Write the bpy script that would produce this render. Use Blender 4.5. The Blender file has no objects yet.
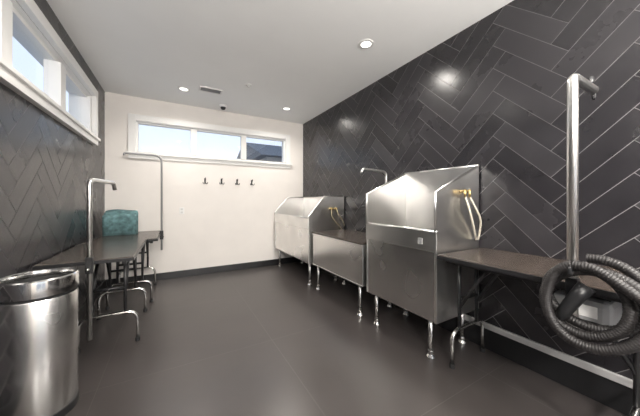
import bpy, bmesh, math, random
from mathutils import Vector, Matrix
random.seed(4)
S=bpy.context.scene
COL=S.collection
H=1.25; CZ=2.80
XL,XR,YB,YF=-0.86,2.29,4.70,-1.7

# ---------------- materials ----------------
def newmat(name):
    m=bpy.data.materials.new(name); m.use_nodes=True
    nt=m.node_tree; return m,nt,nt.nodes['Principled BSDF']
def simple(name,col,rough=.5,metal=0,noise=0,nscale=20,bump=0,coat=0):
    m,nt,p=newmat(name)
    p.inputs['Base Color'].default_value=(*col,1); p.inputs['Roughness'].default_value=rough
    p.inputs['Metallic'].default_value=metal
    if coat: p.inputs['Coat Weight'].default_value=coat
    if noise or bump:
        tc=nt.nodes.new('ShaderNodeTexCoord'); n=nt.nodes.new('ShaderNodeTexNoise'); n.inputs['Scale'].default_value=nscale
        n.inputs['Detail'].default_value=5
        nt.links.new(tc.outputs['Object'],n.inputs['Vector'])
        if noise:
            r=nt.nodes.new('ShaderNodeValToRGB')
            r.color_ramp.elements[0].position=.3; r.color_ramp.elements[1].position=.7
            r.color_ramp.elements[0].color=(*[c*(1-noise) for c in col],1)
            r.color_ramp.elements[1].color=(*[min(1,c*(1+noise)) for c in col],1)
            nt.links.new(n.outputs['Fac'],r.inputs['Fac']); nt.links.new(r.outputs['Color'],p.inputs['Base Color'])
        if bump:
            b=nt.nodes.new('ShaderNodeBump'); b.inputs['Strength'].default_value=bump; b.inputs['Distance'].default_value=.01
            nt.links.new(n.outputs['Fac'],b.inputs['Height']); nt.links.new(b.outputs['Normal'],p.inputs['Normal'])
    return m
def brushed(name,col,rough,var=.08,bump=.05):
    m,nt,p=newmat(name)
    p.inputs['Metallic'].default_value=1
    tc=nt.nodes.new('ShaderNodeTexCoord')
    n2=nt.nodes.new('ShaderNodeTexNoise'); n2.inputs['Scale'].default_value=2.6; n2.inputs['Detail'].default_value=1.5
    nt.links.new(tc.outputs['Object'],n2.inputs['Vector'])
    mr=nt.nodes.new('ShaderNodeMapRange'); mr.inputs['To Min'].default_value=rough-var; mr.inputs['To Max'].default_value=rough+var
    nt.links.new(n2.outputs['Fac'],mr.inputs['Value']); nt.links.new(mr.outputs['Result'],p.inputs['Roughness'])
    r=nt.nodes.new('ShaderNodeValToRGB'); r.color_ramp.elements[0].position=.3; r.color_ramp.elements[1].position=.7
    r.color_ramp.elements[0].color=(*[c*.9 for c in col],1); r.color_ramp.elements[1].color=(*[c*1.08 for c in col],1)
    nt.links.new(n2.outputs['Fac'],r.inputs['Fac']); nt.links.new(r.outputs['Color'],p.inputs['Base Color'])
    b=nt.nodes.new('ShaderNodeBump'); b.inputs['Strength'].default_value=bump; b.inputs['Distance'].default_value=.02
    nt.links.new(n2.outputs['Fac'],b.inputs['Height']); nt.links.new(b.outputs['Normal'],p.inputs['Normal'])
    return m
def emis(name,col,s):
    m,nt,p=newmat(name); p.inputs['Base Color'].default_value=(*col,1)
    p.inputs['Emission Color'].default_value=(*col,1); p.inputs['Emission Strength'].default_value=s; return m

M_steel=brushed('stainless_steel',(.82,.81,.79),.30,.05,.12)
M_steelv=brushed('stainless_steel_panel',(.82,.81,.79),.26,.05,.14)
M_chrome=simple('chrome',(.82,.81,.79),.13,1)
M_white=simple('white_trim',(.80,.79,.77),.4)
M_ceil=simple('ceiling_paint',(.92,.92,.91),.7,noise=.01,nscale=3,bump=.05)
M_back=simple('cream_wall',(.79,.75,.71),.75,noise=.02,nscale=4,bump=.15)
M_grout=simple('grout',(.26,.25,.25),.8,noise=.08,nscale=30)
M_black=simple('black_metal',(.015,.015,.016),.35)
M_rubber=simple('black_rubber',(.016,.016,.017),.55,bump=.2,nscale=60)
M_mat=simple('table_top_laminate',(.055,.043,.036),.25,noise=.10,nscale=9)
M_base=simple('black_base_tile',(.015,.015,.016),.3,noise=.1,nscale=6)
M_alu=simple('aluminium',(.75,.74,.72),.3,1)
M_edge=simple('aluminium_edge_profile',(.62,.61,.60),.35,.35)
M_hose=simple('corrugated_hose',(.014,.012,.012),.5)
M_brass=simple('brass',(.45,.33,.15),.35,1)
M_whose=simple('white_hose',(.50,.46,.38),.4)
M_ghose=simple('tan_hose',(.34,.29,.20),.35,.3)
M_teal=simple('teal_terry',(.12,.22,.23),.95,noise=.45,nscale=18,bump=.8)
M_red=simple('stucco_house',(.42,.40,.38),.9,noise=.1)
M_roof=simple('shingle_roof',(.16,.16,.17),.9,noise=.2,nscale=12)
M_ground=simple('concrete_yard',(.55,.54,.52),.9,noise=.1,nscale=3)
M_lamp=emis('lamp_lens',(1,.97,.92),3)
M_fill_globe=emis('fill_globe_shell',(1,.96,.90),6)  # glow of the added fill globes behind the camera
M_inner=simple('bin_interior',(.02,.02,.02),.6)
M_grey=simple('grey_plastic',(.30,.30,.30),.4)
M_lgrey=simple('light_grey_plastic',(.62,.61,.59),.4)

# glass
M_glass=bpy.data.materials.new('window_glass'); M_glass.use_nodes=True
nt=M_glass.node_tree; nt.nodes.clear()
o=nt.nodes.new('ShaderNodeOutputMaterial'); mx=nt.nodes.new('ShaderNodeMixShader'); tr=nt.nodes.new('ShaderNodeBsdfTransparent'); gl=nt.nodes.new('ShaderNodeBsdfGlossy')
gl.inputs['Roughness'].default_value=.02; mx.inputs[0].default_value=.06
nt.links.new(tr.outputs[0],mx.inputs[1]); nt.links.new(gl.outputs[0],mx.inputs[2]); nt.links.new(mx.outputs[0],o.inputs['Surface'])

# wall tile
M_tile,nt,p=newmat('black_wall_tile')
at=nt.nodes.new('ShaderNodeAttribute'); at.attribute_name='tone'
tc=nt.nodes.new('ShaderNodeTexCoord'); n=nt.nodes.new('ShaderNodeTexNoise'); n.inputs['Scale'].default_value=5; n.inputs['Detail'].default_value=6
nt.links.new(tc.outputs['Object'],n.inputs['Vector'])
ad=nt.nodes.new('ShaderNodeMath'); ad.operation='ADD'; nt.links.new(at.outputs['Fac'],ad.inputs[0]); nt.links.new(n.outputs['Fac'],ad.inputs[1])
hf=nt.nodes.new('ShaderNodeMath'); hf.operation='MULTIPLY'; hf.inputs[1].default_value=.5; nt.links.new(ad.outputs[0],hf.inputs[0])
r=nt.nodes.new('ShaderNodeValToRGB'); r.color_ramp.elements[0].position=.2; r.color_ramp.elements[1].position=.8
r.color_ramp.elements[0].color=(.015,.014,.016,1); r.color_ramp.elements[1].color=(.029,.027,.030,1)
nt.links.new(hf.outputs[0],r.inputs['Fac']); nt.links.new(r.outputs['Color'],p.inputs['Base Color'])
mr=nt.nodes.new('ShaderNodeMapRange'); mr.inputs['To Min'].default_value=.18; mr.inputs['To Max'].default_value=.36
nt.links.new(hf.outputs[0],mr.inputs['Value']); nt.links.new(mr.outputs['Result'],p.inputs['Roughness'])
b=nt.nodes.new('ShaderNodeBump'); b.inputs['Strength'].default_value=.12; b.inputs['Distance'].default_value=.01
nt.links.new(n.outputs['Fac'],b.inputs['Height']); nt.links.new(b.outputs['Normal'],p.inputs['Normal'])
p.inputs['IOR'].default_value=1.55

# floor
M_floor,nt,p=newmat('grey_floor_tile')
tc=nt.nodes.new('ShaderNodeTexCoord'); mp=nt.nodes.new('ShaderNodeMapping')
mp.inputs['Location'].default_value=(-.76,-.99,0)
br=nt.nodes.new('ShaderNodeTexBrick'); br.offset=0; br.inputs['Scale'].default_value=1
br.inputs['Brick Width'].default_value=1.2; br.inputs['Row Height'].default_value=1.2; br.inputs['Mortar Size'].default_value=.0016
br.inputs['Mortar Smooth'].default_value=0
br.inputs['Color1'].default_value=(.047,.041,.039,1); br.inputs['Color2'].default_value=(.053,.046,.044,1); br.inputs['Mortar'].default_value=(.095,.088,.084,1)
nt.links.new(tc.outputs['Object'],mp.inputs['Vector']); nt.links.new(mp.outputs['Vector'],br.inputs['Vector'])
n=nt.nodes.new('ShaderNodeTexNoise'); n.inputs['Scale'].default_value=1.7; n.inputs['Detail'].default_value=3
nt.links.new(tc.outputs['Object'],n.inputs['Vector'])
r=nt.nodes.new('ShaderNodeValToRGB'); r.color_ramp.elements[0].position=.1; r.color_ramp.elements[1].position=.9
r.color_ramp.elements[0].color=(.75,.75,.75,1); r.color_ramp.elements[1].color=(1.25,1.25,1.25,1)
nt.links.new(n.outputs['Fac'],r.inputs['Fac'])
mm=nt.nodes.new('ShaderNodeMixRGB'); mm.blend_type='MULTIPLY'; mm.inputs[0].default_value=1
nt.links.new(br.outputs['Color'],mm.inputs[1]); nt.links.new(r.outputs['Color'],mm.inputs[2]); nt.links.new(mm.outputs[0],p.inputs['Base Color'])
p.inputs['Roughness'].default_value=.30
p.inputs['IOR'].default_value=1.55

# ---------------- mesh helpers ----------------
def finish(name,bm,mat,parent=None,smooth=False,bevel=0,seg=2):
    bmesh.ops.recalc_face_normals(bm,faces=bm.faces)
    me=bpy.data.meshes.new(name); bm.to_mesh(me); bm.free()
    ob=bpy.data.objects.new(name,me); COL.objects.link(ob)
    for m in (mat if isinstance(mat,list) else [mat]): me.materials.append(m)
    if smooth:
        for f in me.polygons: f.use_smooth=True
    if bevel:
        md=ob.modifiers.new('bevel','BEVEL'); md.width=bevel; md.segments=seg; md.limit_method='ANGLE'
    if parent: ob.parent=parent
    return ob
def empty(name,loc=(0,0,0)):
    e=bpy.data.objects.new(name,None); e.empty_display_size=.1; COL.objects.link(e); return e
def addbox(bm,lo,hi):
    vs=[bm.verts.new((x,y,z)) for x in (lo[0],hi[0]) for y in (lo[1],hi[1]) for z in (lo[2],hi[2])]
    for f in ((0,1,3,2),(4,6,7,5),(0,4,5,1),(2,3,7,6),(0,2,6,4),(1,5,7,3)): bm.faces.new([vs[i] for i in f])
def box(name,lo,hi,mat,parent=None,bevel=.003):
    bm=bmesh.new(); addbox(bm,lo,hi); return finish(name,bm,mat,parent,bevel=bevel)
def boxes(name,lst,mat,parent=None,bevel=.003):
    bm=bmesh.new()
    for lo,hi in lst: addbox(bm,lo,hi)
    return finish(name,bm,mat,parent,bevel=bevel)
def fillet(pts,rad,n=7):
    pts=[Vector(p) for p in pts]; out=[pts[0]]
    for i in range(1,len(pts)-1):
        a,b,c=pts[i-1],pts[i],pts[i+1]
        d1=(a-b); d2=(c-b); rr=min(rad,d1.length*.49,d2.length*.49)
        p1=b+d1.normalized()*rr; p2=b+d2.normalized()*rr
        for k in range(n+1):
            t=k/n; out.append(p1*(1-t)**2+b*2*t*(1-t)+p2*t*t)
    out.append(pts[-1]); return out
def smoothpath(pts,n=10):
    pts=[Vector(p) for p in pts]; P=[pts[0]*2-pts[1]]+pts+[pts[-1]*2-pts[-2]]; out=[]
    for i in range(1,len(P)-2):
        a,b,c,d=P[i-1:i+3]
        for k in range(n):
            t=k/n; out.append(.5*((2*b)+(c-a)*t+(2*a-5*b+4*c-d)*t*t+(-a+3*b-3*c+d)*t**3))
    out.append(pts[-1]); return out
def sweep(bm,pts,rads,seg=12,square=False):
    pts=[Vector(p) for p in pts]; 
    t0=(pts[1]-pts[0]).normalized(); up=Vector((0,0,1)) if abs(t0.z)<.9 else Vector((1,0,0))
    nrm=(up-t0*up.dot(t0)).normalized(); rings=[]
    N=4 if square else seg
    for i,p in enumerate(pts):
        if i==0: t=t0
        elif i==len(pts)-1: t=(pts[-1]-pts[-2]).normalized()
        else: t=((pts[i+1]-p).normalized()+(p-pts[i-1]).normalized()).normalized()
        nrm=(nrm-t*nrm.dot(t)).normalized(); bi=t.cross(nrm)
        r=rads[i] if isinstance(rads,(list,tuple)) else rads
        rings.append([bm.verts.new(p+(nrm*math.cos(a)+bi*math.sin(a))*r) for a in [2*math.pi*(k+(.5 if square else 0))/N for k in range(N)]])
    for i in range(len(rings)-1):
        for k in range(N): bm.faces.new((rings[i][k],rings[i][(k+1)%N],rings[i+1][(k+1)%N],rings[i+1][k]))
    bm.faces.new(rings[0][::-1]); bm.faces.new(rings[-1])
def tube(name,pts,r,mat,parent=None,fil=0,seg=12,square=False):
    if fil: pts=fillet(pts,fil)
    bm=bmesh.new(); sweep(bm,pts,r,seg,square)
    return finish(name,bm,mat,parent,smooth=not square,bevel=.002 if square else 0)
def tubes(name,lst,r,mat,parent=None,fil=0,seg=12,square=False):
    bm=bmesh.new()
    for pts in lst: sweep(bm,fillet(pts,fil) if fil else pts,r,seg,square)
    return finish(name,bm,mat,parent,smooth=not square)
def resample(pts,step):
    pts=[Vector(p) for p in pts]; out=[pts[0]]; acc=0
    for a,b in zip(pts,pts[1:]):
        L=(b-a).length; s=step-acc
        while s<=L: out.append(a.lerp(b,s/L)); s+=step
        acc=(acc+L)%step
    return out
def corrugated(name,pts,r,mat,parent,pitch=.010,amp=.045,seg=14):
    P=resample(pts,pitch/4); rads=[r*(1+amp*math.sin(i*math.pi/2)) for i in range(len(P))]
    bm=bmesh.new(); sweep(bm,P,rads,seg); return finish(name,bm,mat,parent,smooth=True)
def prism(name,poly,vec,mat,parent=None,bevel=.002):
    bm=bmesh.new(); v=Vector(vec)
    a=[bm.verts.new(p) for p in poly]; b=[bm.verts.new(Vector(p)+v) for p in poly]
    bm.faces.new(a); bm.faces.new(b[::-1]); n=len(a)
    for i in range(n): bm.faces.new((a[i],b[i],b[(i+1)%n],a[(i+1)%n]))
    return finish(name,bm,mat,parent,bevel=bevel)
def lathe(name,prof,c,mat,parent=None,seg=48,smooth=True,sx=1,sy=1):
    bm=bmesh.new(); rings=[]
    for r,z in prof: rings.append([bm.verts.new((c[0]+sx*r*math.cos(2*math.pi*k/seg),c[1]+sy*r*math.sin(2*math.pi*k/seg),c[2]+z)) for k in range(seg)])
    for i in range(len(rings)-1):
        for k in range(seg): bm.faces.new((rings[i][k],rings[i][(k+1)%seg],rings[i+1][(k+1)%seg],rings[i+1][k]))
    ob=finish(name,bm,mat,parent,smooth=smooth)
    if smooth:
        md=ob.modifiers.new('es','EDGE_SPLIT'); md.split_angle=math.radians(35)
    return ob

# ---------------- herringbone ----------------
def clip(poly,lo,hi):
    for ax,lim,sg in ((0,lo[0],1),(0,hi[0],-1),(1,lo[1],1),(1,hi[1],-1)):
        out=[]
        for i in range(len(poly)):
            a,b=poly[i],poly[(i+1)%len(poly)]
            da=(a[ax]-lim)*sg; db=(b[ax]-lim)*sg
            if da>=0: out.append(a)
            if (da>=0)!=(db>=0):
                t=da/(da-db); out.append((a[0]+(b[0]-a[0])*t,a[1]+(b[1]-a[1])*t))
        poly=out
        if len(poly)<3: return []
    return poly
def herring(name,rects,x,W=.132,n=4,gap=.002,origin=(0,0),parent=None,out=1):
    bm=bmesh.new(); lay=bm.faces.layers.float.new('tone'); c=math.sqrt(.5)
    tiles=[]
    R=64
    for j in range(-R,R):
        for m in range(-9,10):
            x0=j+2*n*m; tiles.append((x0,j,x0+n,j+1))
            tiles.append((j,j-2*n+1+2*n*m,j+1,j-n+1+2*n*m))
    ylo=min(r[0][0] for r in rects); yhi=max(r[1][0] for r in rects)
    for (a0,b0,a1,b1) in tiles:
        q=[(a0*W+gap,b0*W+gap),(a1*W-gap,b0*W+gap),(a1*W-gap,b1*W-gap),(a0*W+gap,b1*W-gap)]
        q=[((u-v)*c+origin[0],(u+v)*c+origin[1]) for u,v in q]
        if max(p[0] for p in q)<ylo or min(p[0] for p in q)>yhi or max(p[1] for p in q)<0 or min(p[1] for p in q)>CZ: continue
        tone=random.random()
        for lo,hi in rects:
            pl=clip(q,lo,hi)
            if len(pl)>=3:
                try: f=bm.faces.new([bm.verts.new((x,p[0],p[1])) for p in pl])
                except ValueError: continue
                f[lay]=tone
    return finish(name,bm,M_tile,parent)

# ---------------- room ----------------
box('floor',(XL-.3,YF-.3,-.1),(XR+.3,YB+.3,0),M_floor,bevel=0)
box('ceiling',(XL-.3,YF-.3,CZ),(XR+.3,YB+.3,CZ+.1),M_ceil,bevel=0)
# back wall with window opening
wx0,wx1,wz0,wz1=-.50,1.915,1.965,2.445
boxes('wall_back',[((XL-.2,YB,0),(wx0,YB+.2,CZ)),((wx1,YB,0),(XR+.2,YB+.2,CZ)),((wx0,YB,0),(wx1,YB+.2,wz0)),((wx0,YB,wz1),(wx1,YB+.2,CZ))],M_back,bevel=0)
# left wall
ly0,ly1,lz0,lz1=1.35,4.02,2.01,2.50
wl=boxes('wall_left',[((XL-.2,YF,0),(XL-.003,ly0,CZ)),((XL-.2,ly1,0),(XL-.003,YB,CZ)),((XL-.2,ly0,0),(XL-.003,ly1,lz0)),((XL-.2,ly0,lz1),(XL-.003,ly1,CZ))],M_grout,bevel=0)
herring('wall_left_tiles',[((YF,.0),(ly0,CZ)),((ly1,0),(YB,CZ)),((ly0,0),(ly1,lz0)),((ly0,lz1),(ly1,CZ))],XL,parent=wl,origin=(.1,.05))
wr=box('wall_right',(XR+.003,YF,0),(XR+.2,YB,CZ),M_grout,bevel=0)
herring('wall_right_tiles',[((YF,0),(YB,CZ))],XR,parent=wr,origin=(0,.1))
# front wall (behind camera) with unseen glazed doors added for frontal daylight
dx0,dx1,dz1=-.1,1.9,2.25
boxes('wall_front',[((XL-.2,YF-.2,0),(dx0,YF,CZ)),((dx1,YF-.2,0),(XR+.2,YF,CZ)),((dx0,YF-.2,dz1),(dx1,YF,CZ))],M_back,bevel=0)
dm=(dx0+dx1)/2
d=empty('added_door_1')
boxes('frame',[((dx0,YF-.12,.0),(dx0+.06,YF-.04,dz1)),((dx1-.06,YF-.12,0),(dx1,YF-.04,dz1)),((dx0+.06,YF-.12,dz1-.06),(dx1-.06,YF-.04,dz1)),((dm-.05,YF-.12,0),(dm+.05,YF-.04,dz1-.06)),((dx0+.06,YF-.12,0),(dm-.05,YF-.04,.12)),((dm+.05,YF-.12,0),(dx1-.06,YF-.04,.12))],M_white,d)
boxes('glass',[((dx0+.06,YF-.085,.12),(dm-.05,YF-.08,dz1-.06)),((dm+.05,YF-.085,.12),(dx1-.06,YF-.08,dz1-.06))],M_glass,d,0)
# baseboards
box('baseboard_back',(XL,YB-.014,0),(XR,YB,.11),M_base)
box('baseboard_left',(XL,YF,0),(XL+.014,YB-.014,.11),M_base)
br_=box('baseboard_right',(XR-.014,YF,0),(XR,YB-.014,.17),M_base)
box('metal_edge',(XR-.022,YF,.17),(XR,YB-.014,.218),M_edge,br_,.006)

# windows
def win_back():
    e=empty('window_1'); y=YB
    t=.09; o0,o1,a,b=wx0-t,wx1+t,wz0-t,wz1+t
    boxes('casing',[((o0,y-.022,wz0),(wx0,y,b)),((wx1,y-.022,wz0),(o1,y,b)),((wx0,y-.022,wz1),(wx1,y,b)),((o0,y-.022,a),(o1,y,wz0-.03))],M_white,e)
    box('sill',(o0-.03,y-.055,wz0-.03),(o1+.03,y+.06,wz0),M_white,e)
    ps=[(-.47,.24),(.335,1.06),(1.155,1.885)]
    fr=[]
    yy0,yy1=y+.045,y+.10
    fr.append(((wx0,yy0,wz0),(wx1,yy1,wz0+.03))); fr.append(((wx0,yy0,wz1-.03),(wx1,yy1,wz1)))
    xs=[wx0]+[v for p_ in ps for v in p_]+[wx1]
    for i in range(0,len(xs),2): fr.append(((xs[i],yy0-.01,wz0+.03),(xs[i+1],yy1,wz1-.03)))
    boxes('sash_frame',fr,M_white,e)
    boxes('reveal',[((wx0-.001,y,wz0),(wx0+.008,y+.2,wz1)),((wx1-.008,y,wz0),(wx1+.001,y+.2,wz1)),((wx0,y,wz1-.008),(wx1,y+.2,wz1+.001))],M_white,e,0)
    boxes('glass',[((p_[0],y+.07,wz0+.03),(p_[1],y+.074,wz1-.03)) for p_ in ps],M_glass,e,0)
win_back()
def win_left():
    e=empty('window_2'); x=XL; t=.09
    boxes('casing',[((x,ly0-t,lz0),(x+.045,ly0,lz1+t)),((x,ly1,lz0),(x+.045,ly1+t,lz1+t)),((x,ly0,lz1),(x+.045,ly1,lz1+t)),((x,ly0-t,lz0-t),(x+.045,ly1+t,lz0-.03))],M_white,e)
    box('sill',(x-.06,ly0-t-.02,lz0-.03),(x+.065,ly1+t+.02,lz0),M_white,e)
    ps=[(1.40,2.18),(2.30,3.07),(3.19,3.97)]
    xs=[ly0]+[v for p_ in ps for v in p_]+[ly1]; fr=[]
    x0,x1=x-.11,x-.035
    fr+= [((x0,ly0,lz0),(x1,ly1,lz0+.04)),((x0,ly0,lz1-.04),(x1,ly1,lz1))]
    for i in range(0,len(xs),2): fr.append(((x0,xs[i],lz0+.04),(x1+.035,xs[i+1],lz1-.04)))
    boxes('sash_frame',fr,M_white,e)
    boxes('reveal',[((x-.2,ly0,lz0),(x,ly0+.008,lz1)),((x-.2,ly1-.008,lz0),(x,ly1,lz1)),((x-.2,ly0,lz1-.008),(x,ly1,lz1))],M_white,e,0)
    boxes('glass',[((x-.08,p_[0],lz0+.04),(x-.076,p_[1],lz1-.04)) for p_ in ps],M_glass,e,0)
win_left()

# ---------------- ceiling fixtures ----------------
def downlight(x,y,w=78):
    e=empty('recessed_downlight')
    lathe('trim_ring',[(.050,-.0005),(.052,-.008),(.075,-.006),(.078,0)],(x,y,CZ),M_white,e,32)
    lathe('lens',[(.0001,-.003),(.051,-.003)],(x,y,CZ),M_lamp,e,32,False)
    l=bpy.data.lights.new('lamp','SPOT'); l.energy=w; l.spot_size=math.radians(160); l.spot_blend=1; l.shadow_soft_size=.05; l.color=(1,.95,.88)
    l.specular_factor=.02
    o=bpy.data.objects.new('lamp',l); o.location=(x,y,CZ-.02); COL.objects.link(o); o.parent=e
for x in (.12,1.655):
    for y in (4.03,1.97,-.1): downlight(x,y)
def fill_globe(x,y,z=2.25,w=200):  # unseen globe with point light, added to brighten the ceiling
    e=empty('added_fill_globe')
    tube('cord',[(x,y,z+.14),(x,y,CZ)],.004,M_black,e,seg=8)
    lathe('canopy',[(.0001,-.02),(.05,-.02),(.055,0)],(x,y,CZ),M_black,e,24)
    lathe('collar',[(.03,.115),(.03,.15),(.005,.16)],(x,y,z),M_black,e,24)
    lathe('fill_globe_shell',[(max(.0001,.12*math.sin(math.pi*k/16)),-.12*math.cos(math.pi*k/16)) for k in range(17)],(x,y,z),M_fill_globe,e,32)
    l=bpy.data.lights.new('fill_bulb','POINT'); l.energy=w; l.shadow_soft_size=.125; l.color=(1,.96,.91)
    o=bpy.data.objects.new('fill_bulb',l); o.location=(x,y,z-.27); COL.objects.link(o); o.parent=e
for x in (-.1,1.5): fill_globe(x,-.95)
e=empty('ceiling_air_vent')
vx,vy=.45,3.88
boxes('frame',[((vx-.15,vy-.08,CZ-.012),(vx+.15,vy-.06,CZ)),((vx-.15,vy+.06,CZ-.012),(vx+.15,vy+.08,CZ)),((vx-.15,vy-.06,CZ-.012),(vx-.13,vy+.06,CZ)),((vx+.13,vy-.06,CZ-.012),(vx+.15,vy+.06,CZ))],M_white,e)
boxes('slats',[((vx-.13,vy-.05+i*.025,CZ-.010),(vx+.13,vy-.044+i*.025,CZ-.001)) for i in range(5)],M_grey,e,0)
box('duct',(vx-.13,vy-.06,CZ-.002),(vx+.13,vy+.06,CZ-.0005),M_black,e,0)
e=empty('ceiling_camera')
lathe('mount',[(.0001,-.03),(.05,-.03),(.058,-.02),(.06,0)],(.70,4.42,CZ),M_white,e)
lathe('dome',[(.0001,-.072),(.02,-.068),(.036,-.055),(.042,-.03)],(.70,4.42,CZ),M_black,e)
lathe('sprinkler_head',[(.0001,-.03),(.014,-.03),(.014,-.008),(.036,-.006),(.038,0)],(.87,3.46,CZ),M_lgrey,seg=24)

# ---------------- wall hooks / outlet ----------------
for i in range(4):
    x=.455+i*.262; z=1.57; e=empty('wall_hook')
    box('plate',(x-.013,YB-.008,z-.045),(x+.013,YB,z+.05),M_black,e,.003)
    tube('upper_prong',smoothpath([(x,YB-.005,z+.005),(x,YB-.035,z+.01),(x,YB-.065,z+.03),(x,YB-.070,z+.055)]),.006,M_black,e)
    tubes('lower_prongs',[smoothpath([(x,YB-.005,z-.02),(x+s*.02,YB-.03,z-.045),(x+s*.032,YB-.045,z-.04),(x+s*.036,YB-.05,z-.018)]) for s in (-1,1)],.0055,M_black,e)
e=empty('wall_outlet'); box('plate',(.075,YB-.008,1.02),(.145,YB,1.13),M_white,e)
boxes('sockets',[((.093,YB-.0095,1.035),(.127,YB-.007,1.065)),((.093,YB-.0095,1.085),(.127,YB-.007,1.115))],M_lgrey,e,.001)

# ---------------- dog bath tubs ----------------
def feet(lst,zt,parent,r=.018):
    tubes('legs',[[(x,y,.02),(x,y,zt)] for x,y in lst],r,M_steelv,parent,seg=16)
    bm=bmesh.new()
    for x,y in lst:
        sweep(bm,[(x,y,0),(x,y,.012),(x,y,.03),(x,y,.06)],[.034,.034,.022,.022],16)
    finish('feet',bm,M_chrome,parent,bevel=.001)
def tub(x0,y0,y1,zb,zr,prof,basin=.62):
    e=empty('dog_wash_tub'); x1=XR-.02; T=.018
    for nm,ya in (('end_panel_near',y0),('end_panel_far',y1-T)):
        prism(nm,[(x0,ya,zb),(x1,ya,zb)]+[(px,ya,pz) for px,pz in prof],(0,T,0),M_steel,e)
    ztop=prof[0][1]
    box('back_panel',(x1-T,y0+T,zb),(x1,y1-T,ztop),M_steel,e)
    box('front_panel',(x0+.006,y0+T,zb),(x0+.02,y1-T,zr-.15),M_steelv,e)
    box('front_band',(x0-.004,y0-.002,zr-.155),(x0+.024,y1+.002,zr),M_steel,e,.006)
    tube('rim',[(x0+.008,y0-.002,zr),(x0+.008,y1+.002,zr)],.014,M_steel,e)
    prism('basin_floor',[(x0+.02,y0+T,basin),(x1-T,y0+T,basin-.05),(x1-T,y0+T,basin-.07),(x0+.02,y0+T,basin-.02)],(0,y1-y0-2*T,0),M_steel,e)
    box('bottom_pan',(x0+.02,y0+T,zb),(x1-T,y1-T,zb+.015),M_steel,e)
    top=[(px,pz) for px,pz in prof]
    for nm,ya in (('rolled_edge_near',y0+T/2),('rolled_edge_far',y1-T/2)):
        tube(nm,[(px,ya,pz) for px,pz in top],.011,M_steel,e)
    tube('back_rolled_edge',[(x1-T/2,y0,ztop),(x1-T/2,y1,ztop)],.011,M_steel,e)
    feet([(x0+.07,y0+.10),(x0+.07,y1-.08),(x1-.08,y0+.10),(x1-.08,y1-.08)],zb+.01,e)
    return e
X0=1.70
t1=tub(X0,1.22,2.02,.32,1.01,[(XR-.02,1.545),(X0,1.31),(X0,1.01)])
box('latch_plate',(X0-.008,1.34,.90),(X0-.003,1.38,.95),M_grey,t1,.001)
bm=bmesh.new()
for xx in (2.00,2.06):
    sweep(bm,[(xx,1.225,1.32),(xx,1.175,1.32)],[.011,.011],12); sweep(bm,[(xx,1.18,1.335),(xx,1.18,1.27)],.010,12)
finish('brass_valves',bm,M_brass,t1,smooth=True)
tubes('supply_hoses',[smoothpath([(2.00,1.18,1.28),(1.995,1.15,1.20),(2.03,1.14,1.08),(2.10,1.16,.98),(2.17,1.19,.92)]),
   smoothpath([(2.06,1.18,1.28),(2.08,1.15,1.20),(2.14,1.14,1.10),(2.19,1.17,1.0),(2.20,1.19,.92)])],.0075,M_whose,t1)
t2=tub(1.66,3.22,4.62,.34,.99,[(XR-.02,1.30),(1.92,1.30),(1.66,1.02),(1.66,.99)])
bm=bmesh.new()
for xx in (2.02,2.10):
    sweep(bm,[(xx,3.225,1.12),(xx,3.17,1.12)],[.02,.02],12)
finish('brass_valves',bm,M_brass,t2,smooth=True)
tubes('supply_hoses',[smoothpath([(2.02,3.18,1.12),(2.01,3.16,1.02),(2.08,3.15,.92),(2.16,3.17,.86),(2.22,3.18,.78)]),
   smoothpath([(2.10,3.18,1.12),(2.12,3.15,1.04),(2.19,3.15,.95),(2.24,3.17,.86)])],.009,M_ghose,t2)

# middle steel cabinet table
e=empty('stainless_work_table'); a,b=2.06,3.16; xf=1.69
box('top_mat',(xf-.015,a,.785),(XR-.02,b,.81),M_mat,e,.006)
box('front_panel',(xf,a+.01,.35),(xf+.016,b-.01,.785),M_steelv,e)
boxes('end_panels',[((xf+.016,a+.01,.35),(XR-.03,a+.026,.785)),((xf+.016,b-.026,.35),(XR-.03,b-.01,.785))],M_steel,e)
box('bottom_lip',(xf-.004,a+.008,.35),(XR-.03,b-.008,.362),M_steel,e)
box('top_lip',(xf-.006,a+.006,.765),(xf+.01,b-.006,.787),M_steel,e)
feet([(xf+.06,a+.12),(xf+.06,b-.06),(XR-.1,a+.12),(XR-.1,b-.06)],.36,e,.016)

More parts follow.
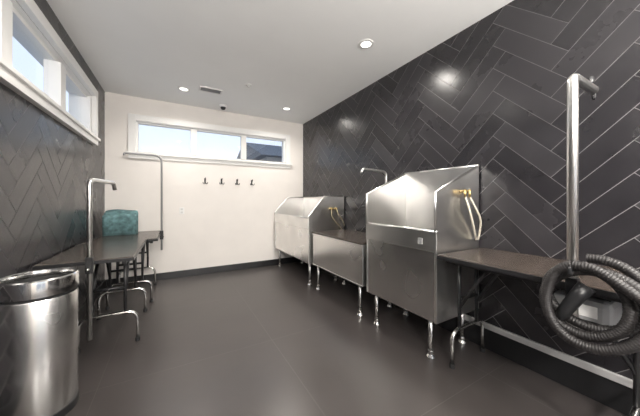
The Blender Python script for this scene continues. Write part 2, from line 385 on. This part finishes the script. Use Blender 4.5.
# ---------------- grooming tables ----------------
def gtable(x0,x1,y0,y1,z,legs,lx0,lx1,ub=.27):
    e=empty('grooming_table')
    box('tabletop',(x0,y0,z-.03),(x1,y1,z),M_mat,e,.008)
    boxes('edge_trim',[((x0-.003,y0-.003,z-.032),(x1+.003,y0+.001,z-.006)),((x0-.003,y1-.001,z-.032),(x1+.003,y1+.003,z-.006)),((x0-.004,y0,z-.032),(x0,y1,z-.006)),((x1,y0,z-.032),(x1+.004,y1,z-.006))],M_black,e,.001)
    boxes('under_rails',[((x0+.05,y0+.04,z-.06),(x0+.08,y1-.04,z-.03)),((x1-.08,y0+.04,z-.06),(x1-.05,y1-.04,z-.03))],M_black,e)
    ch=[];bk=[]
    for ly,dr in legs:
        ch.append([(lx0,ly,.012),(lx0,ly,ub),(lx1,ly,ub),(lx1,ly,.012)])
        for lx in (lx0+.09,lx1-.09):
            bk.append([(lx,ly,ub),(lx,ly,z-.045)])
        bk.append([(lx0+.09,ly,ub+.22),(lx1-.09,ly,ub+.22)])
        for lx in (lx0+.09,lx1-.09):
            bk.append([(lx,ly,ub+.16),(lx,ly+dr*.22,z-.045)])
        bk.append([(x0+.065,ly,z-.05),(x1-.065,ly,z-.05)])
    tubes('chrome_leg_hoops',ch,.0135,M_chrome,e,fil=.09)
    tubes('black_frame',bk,.0125,M_black,e)
    bm=bmesh.new()
    for ly,dr in legs:
        for lx in (lx0,lx1): sweep(bm,[(lx,ly,0),(lx,ly,.03)],.019,12)
    finish('rubber_feet',bm,M_rubber,e)
    return e
gtable(1.68,XR-.02,.10,1.195,.85,[(1.16,-1),(.30,1)],1.80,2.21)
gtable(-.84,-.28,2.50,3.58,.80,[(2.78,1),(3.46,-1)],-.68,-.28)
gtable(-.80,-.17,3.62,4.56,.79,[(3.74,1),(4.46,-1)],-.66,-.24)

def clamp(x,y,z,e,dx=0,dy=0):
    boxes('clamp',[((x-.022,y-.022,z-.09),(x+.022,y+.022,z+.03))],M_black,e,.004)
    tube('clamp_screw',[(x+dx*.03,y+dy*.03,z-.055),(x-dx*.06,y-dy*.06,z-.055)],.008,M_chrome,e)
# right arm
e=empty('pet_grooming_arm'); ax,ay=1.655,.458
tube('post',[(ax,ay,.58),(ax,ay,1.84),(ax+.30,ay,1.84)],.021,M_alu,e,fil=.035,seg=16)
tube('end_eye',smoothpath([(ax+.29,ay,1.84),(ax+.315,ay,1.83),(ax+.315,ay,1.80),(ax+.295,ay,1.795),(ax+.285,ay,1.81)]),.006,M_black,e)
lathe('end_knob',[(.0001,.03),(.016,.03),(.02,.015),(.016,0),(.0001,0)],(ax+.24,ay,1.862),M_black,e,16)
clamp(ax,ay,.85,e,1,0)
# left near arm
e=empty('pet_grooming_arm'); ax,ay=-.54,2.475
tube('post',[(ax,ay,.22),(ax,ay,1.40),(-.455,2.82,1.40),(-.45,2.84,1.34)],.016,M_alu,e,fil=.05,seg=16)
clamp(ax,ay,.80,e,0,1)
# back arm
e=empty('pet_grooming_arm'); ax,ay=-.150,4.20
tube('post',[(ax,ay,.55),(ax,ay,1.87),(ax-.42,ay,1.87),(ax-.42,ay,1.84)],.0125,M_grey,e,fil=.10,seg=12)
clamp(ax,ay,.79,e,1,0)
# middle table arm
e=empty('pet_grooming_arm'); ax,ay=2.20,2.25
tube('post',[(ax,ay,.81),(ax,ay,1.585),(ax-.36,ay,1.60),(ax-.38,ay,1.55)],.015,M_alu,e,fil=.06,seg=12)
lathe('base_flange',[(.045,0),(.045,.01),(.02,.03),(.016,.06)],(ax,ay,.81),M_black,e,24)

# ---------------- towel: one big bath towel folded and stood on its edge ----------------
bm=bmesh.new()
def fold_slab(cy,d,h,w,cx,k):
    prof=[(cy-d/2,0.0)]
    prof+=[(cy-d/2,h-d/2)]
    for i in range(1,9):
        a=math.pi-math.pi*i/8; prof.append((cy+d/2*math.cos(a),h-d/2+d/2*math.sin(a)))
    prof.append((cy+d/2,0.0))
    M=16; rings=[]
    for j in range(M+1):
        u=2*j/M-1; s=1-.25*abs(u)**9
        rings.append([bm.verts.new((cx+u*w/2,cy+(py-cy)*s+.008*math.sin(u*4+k+pz*6),.791+pz*(1-.03*abs(u)**6)*(1+.025*math.sin(u*3+k)))) for py,pz in prof])
    n=len(prof)
    for j in range(M):
        for i in range(n): bm.faces.new((rings[j][i],rings[j][(i+1)%n],rings[j+1][(i+1)%n],rings[j+1][i]))
    bm.faces.new(rings[0]); bm.faces.new(rings[-1][::-1])
fold_slab(4.21,.075,.27,.35,-.615,0.3)
fold_slab(4.29,.080,.31,.36,-.610,1.4)
fold_slab(4.375,.080,.325,.35,-.618,2.6)
finish('folded_towel',bm,M_teal,smooth=True)

# ---------------- trash can ----------------
e=empty('stainless_trash_can'); c=(-.685,2.12,0); R=.165
lathe('body',[(.0001,.004),(R-.008,.004),(R,.02),(R,.69),(R-.004,.70)],c,M_steelv,e,64)
lathe('base_ring',[(R-.01,0),(R+.004,0),(R+.004,.045),(R-.002,.05)],c,M_black,e,64)
lathe('seam_ring',[(R-.003,.690),(R-.003,.716)],c,M_black,e,64)
lathe('rim',[(R-.006,.712),(R+.005,.716),(R+.006,.790),(R+.004,.803),(R-.004,.810),(R-.012,.806),(R-.015,.79),(R-.016,.77)],c,M_chrome,e,64)
lathe('liner',[(R-.0155,.785),(R-.016,.25),(.0001,.25)],c,M_inner,e,48)

# ---------------- dryer hose coil ----------------
e=empty('dryer_hose_coil')
def loopy(spec,n=36):
    out=[]; a0=math.radians(80)
    for i in range((len(spec)-1)*n+1):
        t=i/n; k=min(int(t),len(spec)-2); f=t-k; f=f*f*(3-2*f)
        cy,cz,ry,rz,x=[u*(1-f)+v*f for u,v in zip(spec[k],spec[k+1])]
        a=a0+2*math.pi*t
        out.append(Vector((x+.02*math.sin(a),cy+ry*math.cos(a),cz+rz*math.sin(a))))
    return out
path=loopy([(.37,.83,.17,.16,1.60),(.40,.84,.12,.11,1.55),(.35,.79,.17,.16,1.52),(.40,.81,.10,.16,1.49)])
corrugated('hose',path,.0205,M_hose,e)
p0=path[-1]
corrugated('hose_tail',smoothpath([p0,p0+Vector((.0,-.08,-.01)),Vector((1.50,.20,.86)),Vector((1.56,.10,.76)),Vector((1.6,-.15,.74))]),.0205,M_hose,e)
bm=bmesh.new(); sweep(bm,[(1.52,.47,.70),(1.53,.445,.76),(1.545,.41,.83),(1.56,.385,.875)],[.018,.026,.029,.032],20)
finish('nozzle',bm,M_black,e,smooth=True)
tubes('hanger_hook',[smoothpath([(1.66,.458,.93),(1.60,.44,.935),(1.50,.42,.935),(1.45,.41,.94),(1.44,.41,.97)])],.008,M_black,e)
# dryer body slung under the table
e=empty('pet_dryer')
box('housing',(1.72,.345,.60),(2.02,.56,.775),M_grey,e,.03)
boxes('hanging_straps',[((1.78,.36,.77),(1.80,.54,.825)),((1.94,.36,.77),(1.96,.54,.825))],M_black,e)
box('label',(1.717,.39,.69),(1.7205,.50,.745),M_white,e,.001)
boxes('vent_slots',[((1.717,.38,.625+i*.014),(1.7205,.52,.631+i*.014)) for i in range(4)],M_black,e,0)

# ---------------- outside ----------------
box('outside_ground',(-30,-30,-.5),(30,40,-.12),M_ground,bevel=0)
def house(x0,x1,y0,y1,ze,zr,nm='neighbour_house'):
    e=empty(nm)
    box('walls',(x0,y0,-.12),(x1,y1,ze),M_red,e,0)
    ym=(y0+y1)/2
    prism('roof',[(x0-.4,y0-.5,ze),(x0-.4,y1+.5,ze),(x0-.4,ym,zr)],(x1-x0+.8,0,0),M_roof,e,0)
house(3.9,12,12,18,3.35,4.6)
house(-14,-7,4,14,3.6,5.2)

# ---------------- lights ----------------
w=bpy.data.worlds.new('sky'); S.world=w; w.use_nodes=True
nt=w.node_tree; bg=nt.nodes['Background']
tc=nt.nodes.new('ShaderNodeTexCoord'); sp=nt.nodes.new('ShaderNodeSeparateXYZ'); r=nt.nodes.new('ShaderNodeValToRGB')
nt.links.new(tc.outputs['Generated'],sp.inputs[0]); nt.links.new(sp.outputs['Z'],r.inputs['Fac'])
r.color_ramp.elements[0].color=(.86,.93,1,1); r.color_ramp.elements[1].color=(.40,.62,1,1)
nt.links.new(r.outputs['Color'],bg.inputs['Color']); bg.inputs['Strength'].default_value=1.25
def portal(name,loc,rot,sx,sy):
    l=bpy.data.lights.new(name,'AREA'); l.shape='RECTANGLE'; l.size=sx; l.size_y=sy; l.cycles.is_portal=True
    o=bpy.data.objects.new(name,l); o.location=loc; o.rotation_euler=rot; COL.objects.link(o)
portal('portal_back',((wx0+wx1)/2,YB+.19,(wz0+wz1)/2),(math.radians(-90),0,0),wx1-wx0,wz1-wz0)
portal('portal_left',(XL-.19,(ly0+ly1)/2,(lz0+lz1)/2),(0,math.radians(-90),0),lz1-lz0,ly1-ly0)
portal('portal_added_door',(dm,YF-.19,dz1/2),(math.radians(90),0,0),dx1-dx0,dz1)  # portal for the added glazed opening behind the camera

# ---------------- camera ----------------
cd=bpy.data.cameras.new('camera'); cam=bpy.data.objects.new('camera',cd); COL.objects.link(cam); S.camera=cam
cd.sensor_width=36; cd.lens=255/640*36; cd.shift_y=-8/640; cd.clip_start=.02
cam.location=(0,0,H); cam.rotation_euler=(math.radians(90),0,math.radians(-29.8))
S.view_settings.view_transform='Standard'; S.view_settings.look='None'
S.view_settings.exposure=0
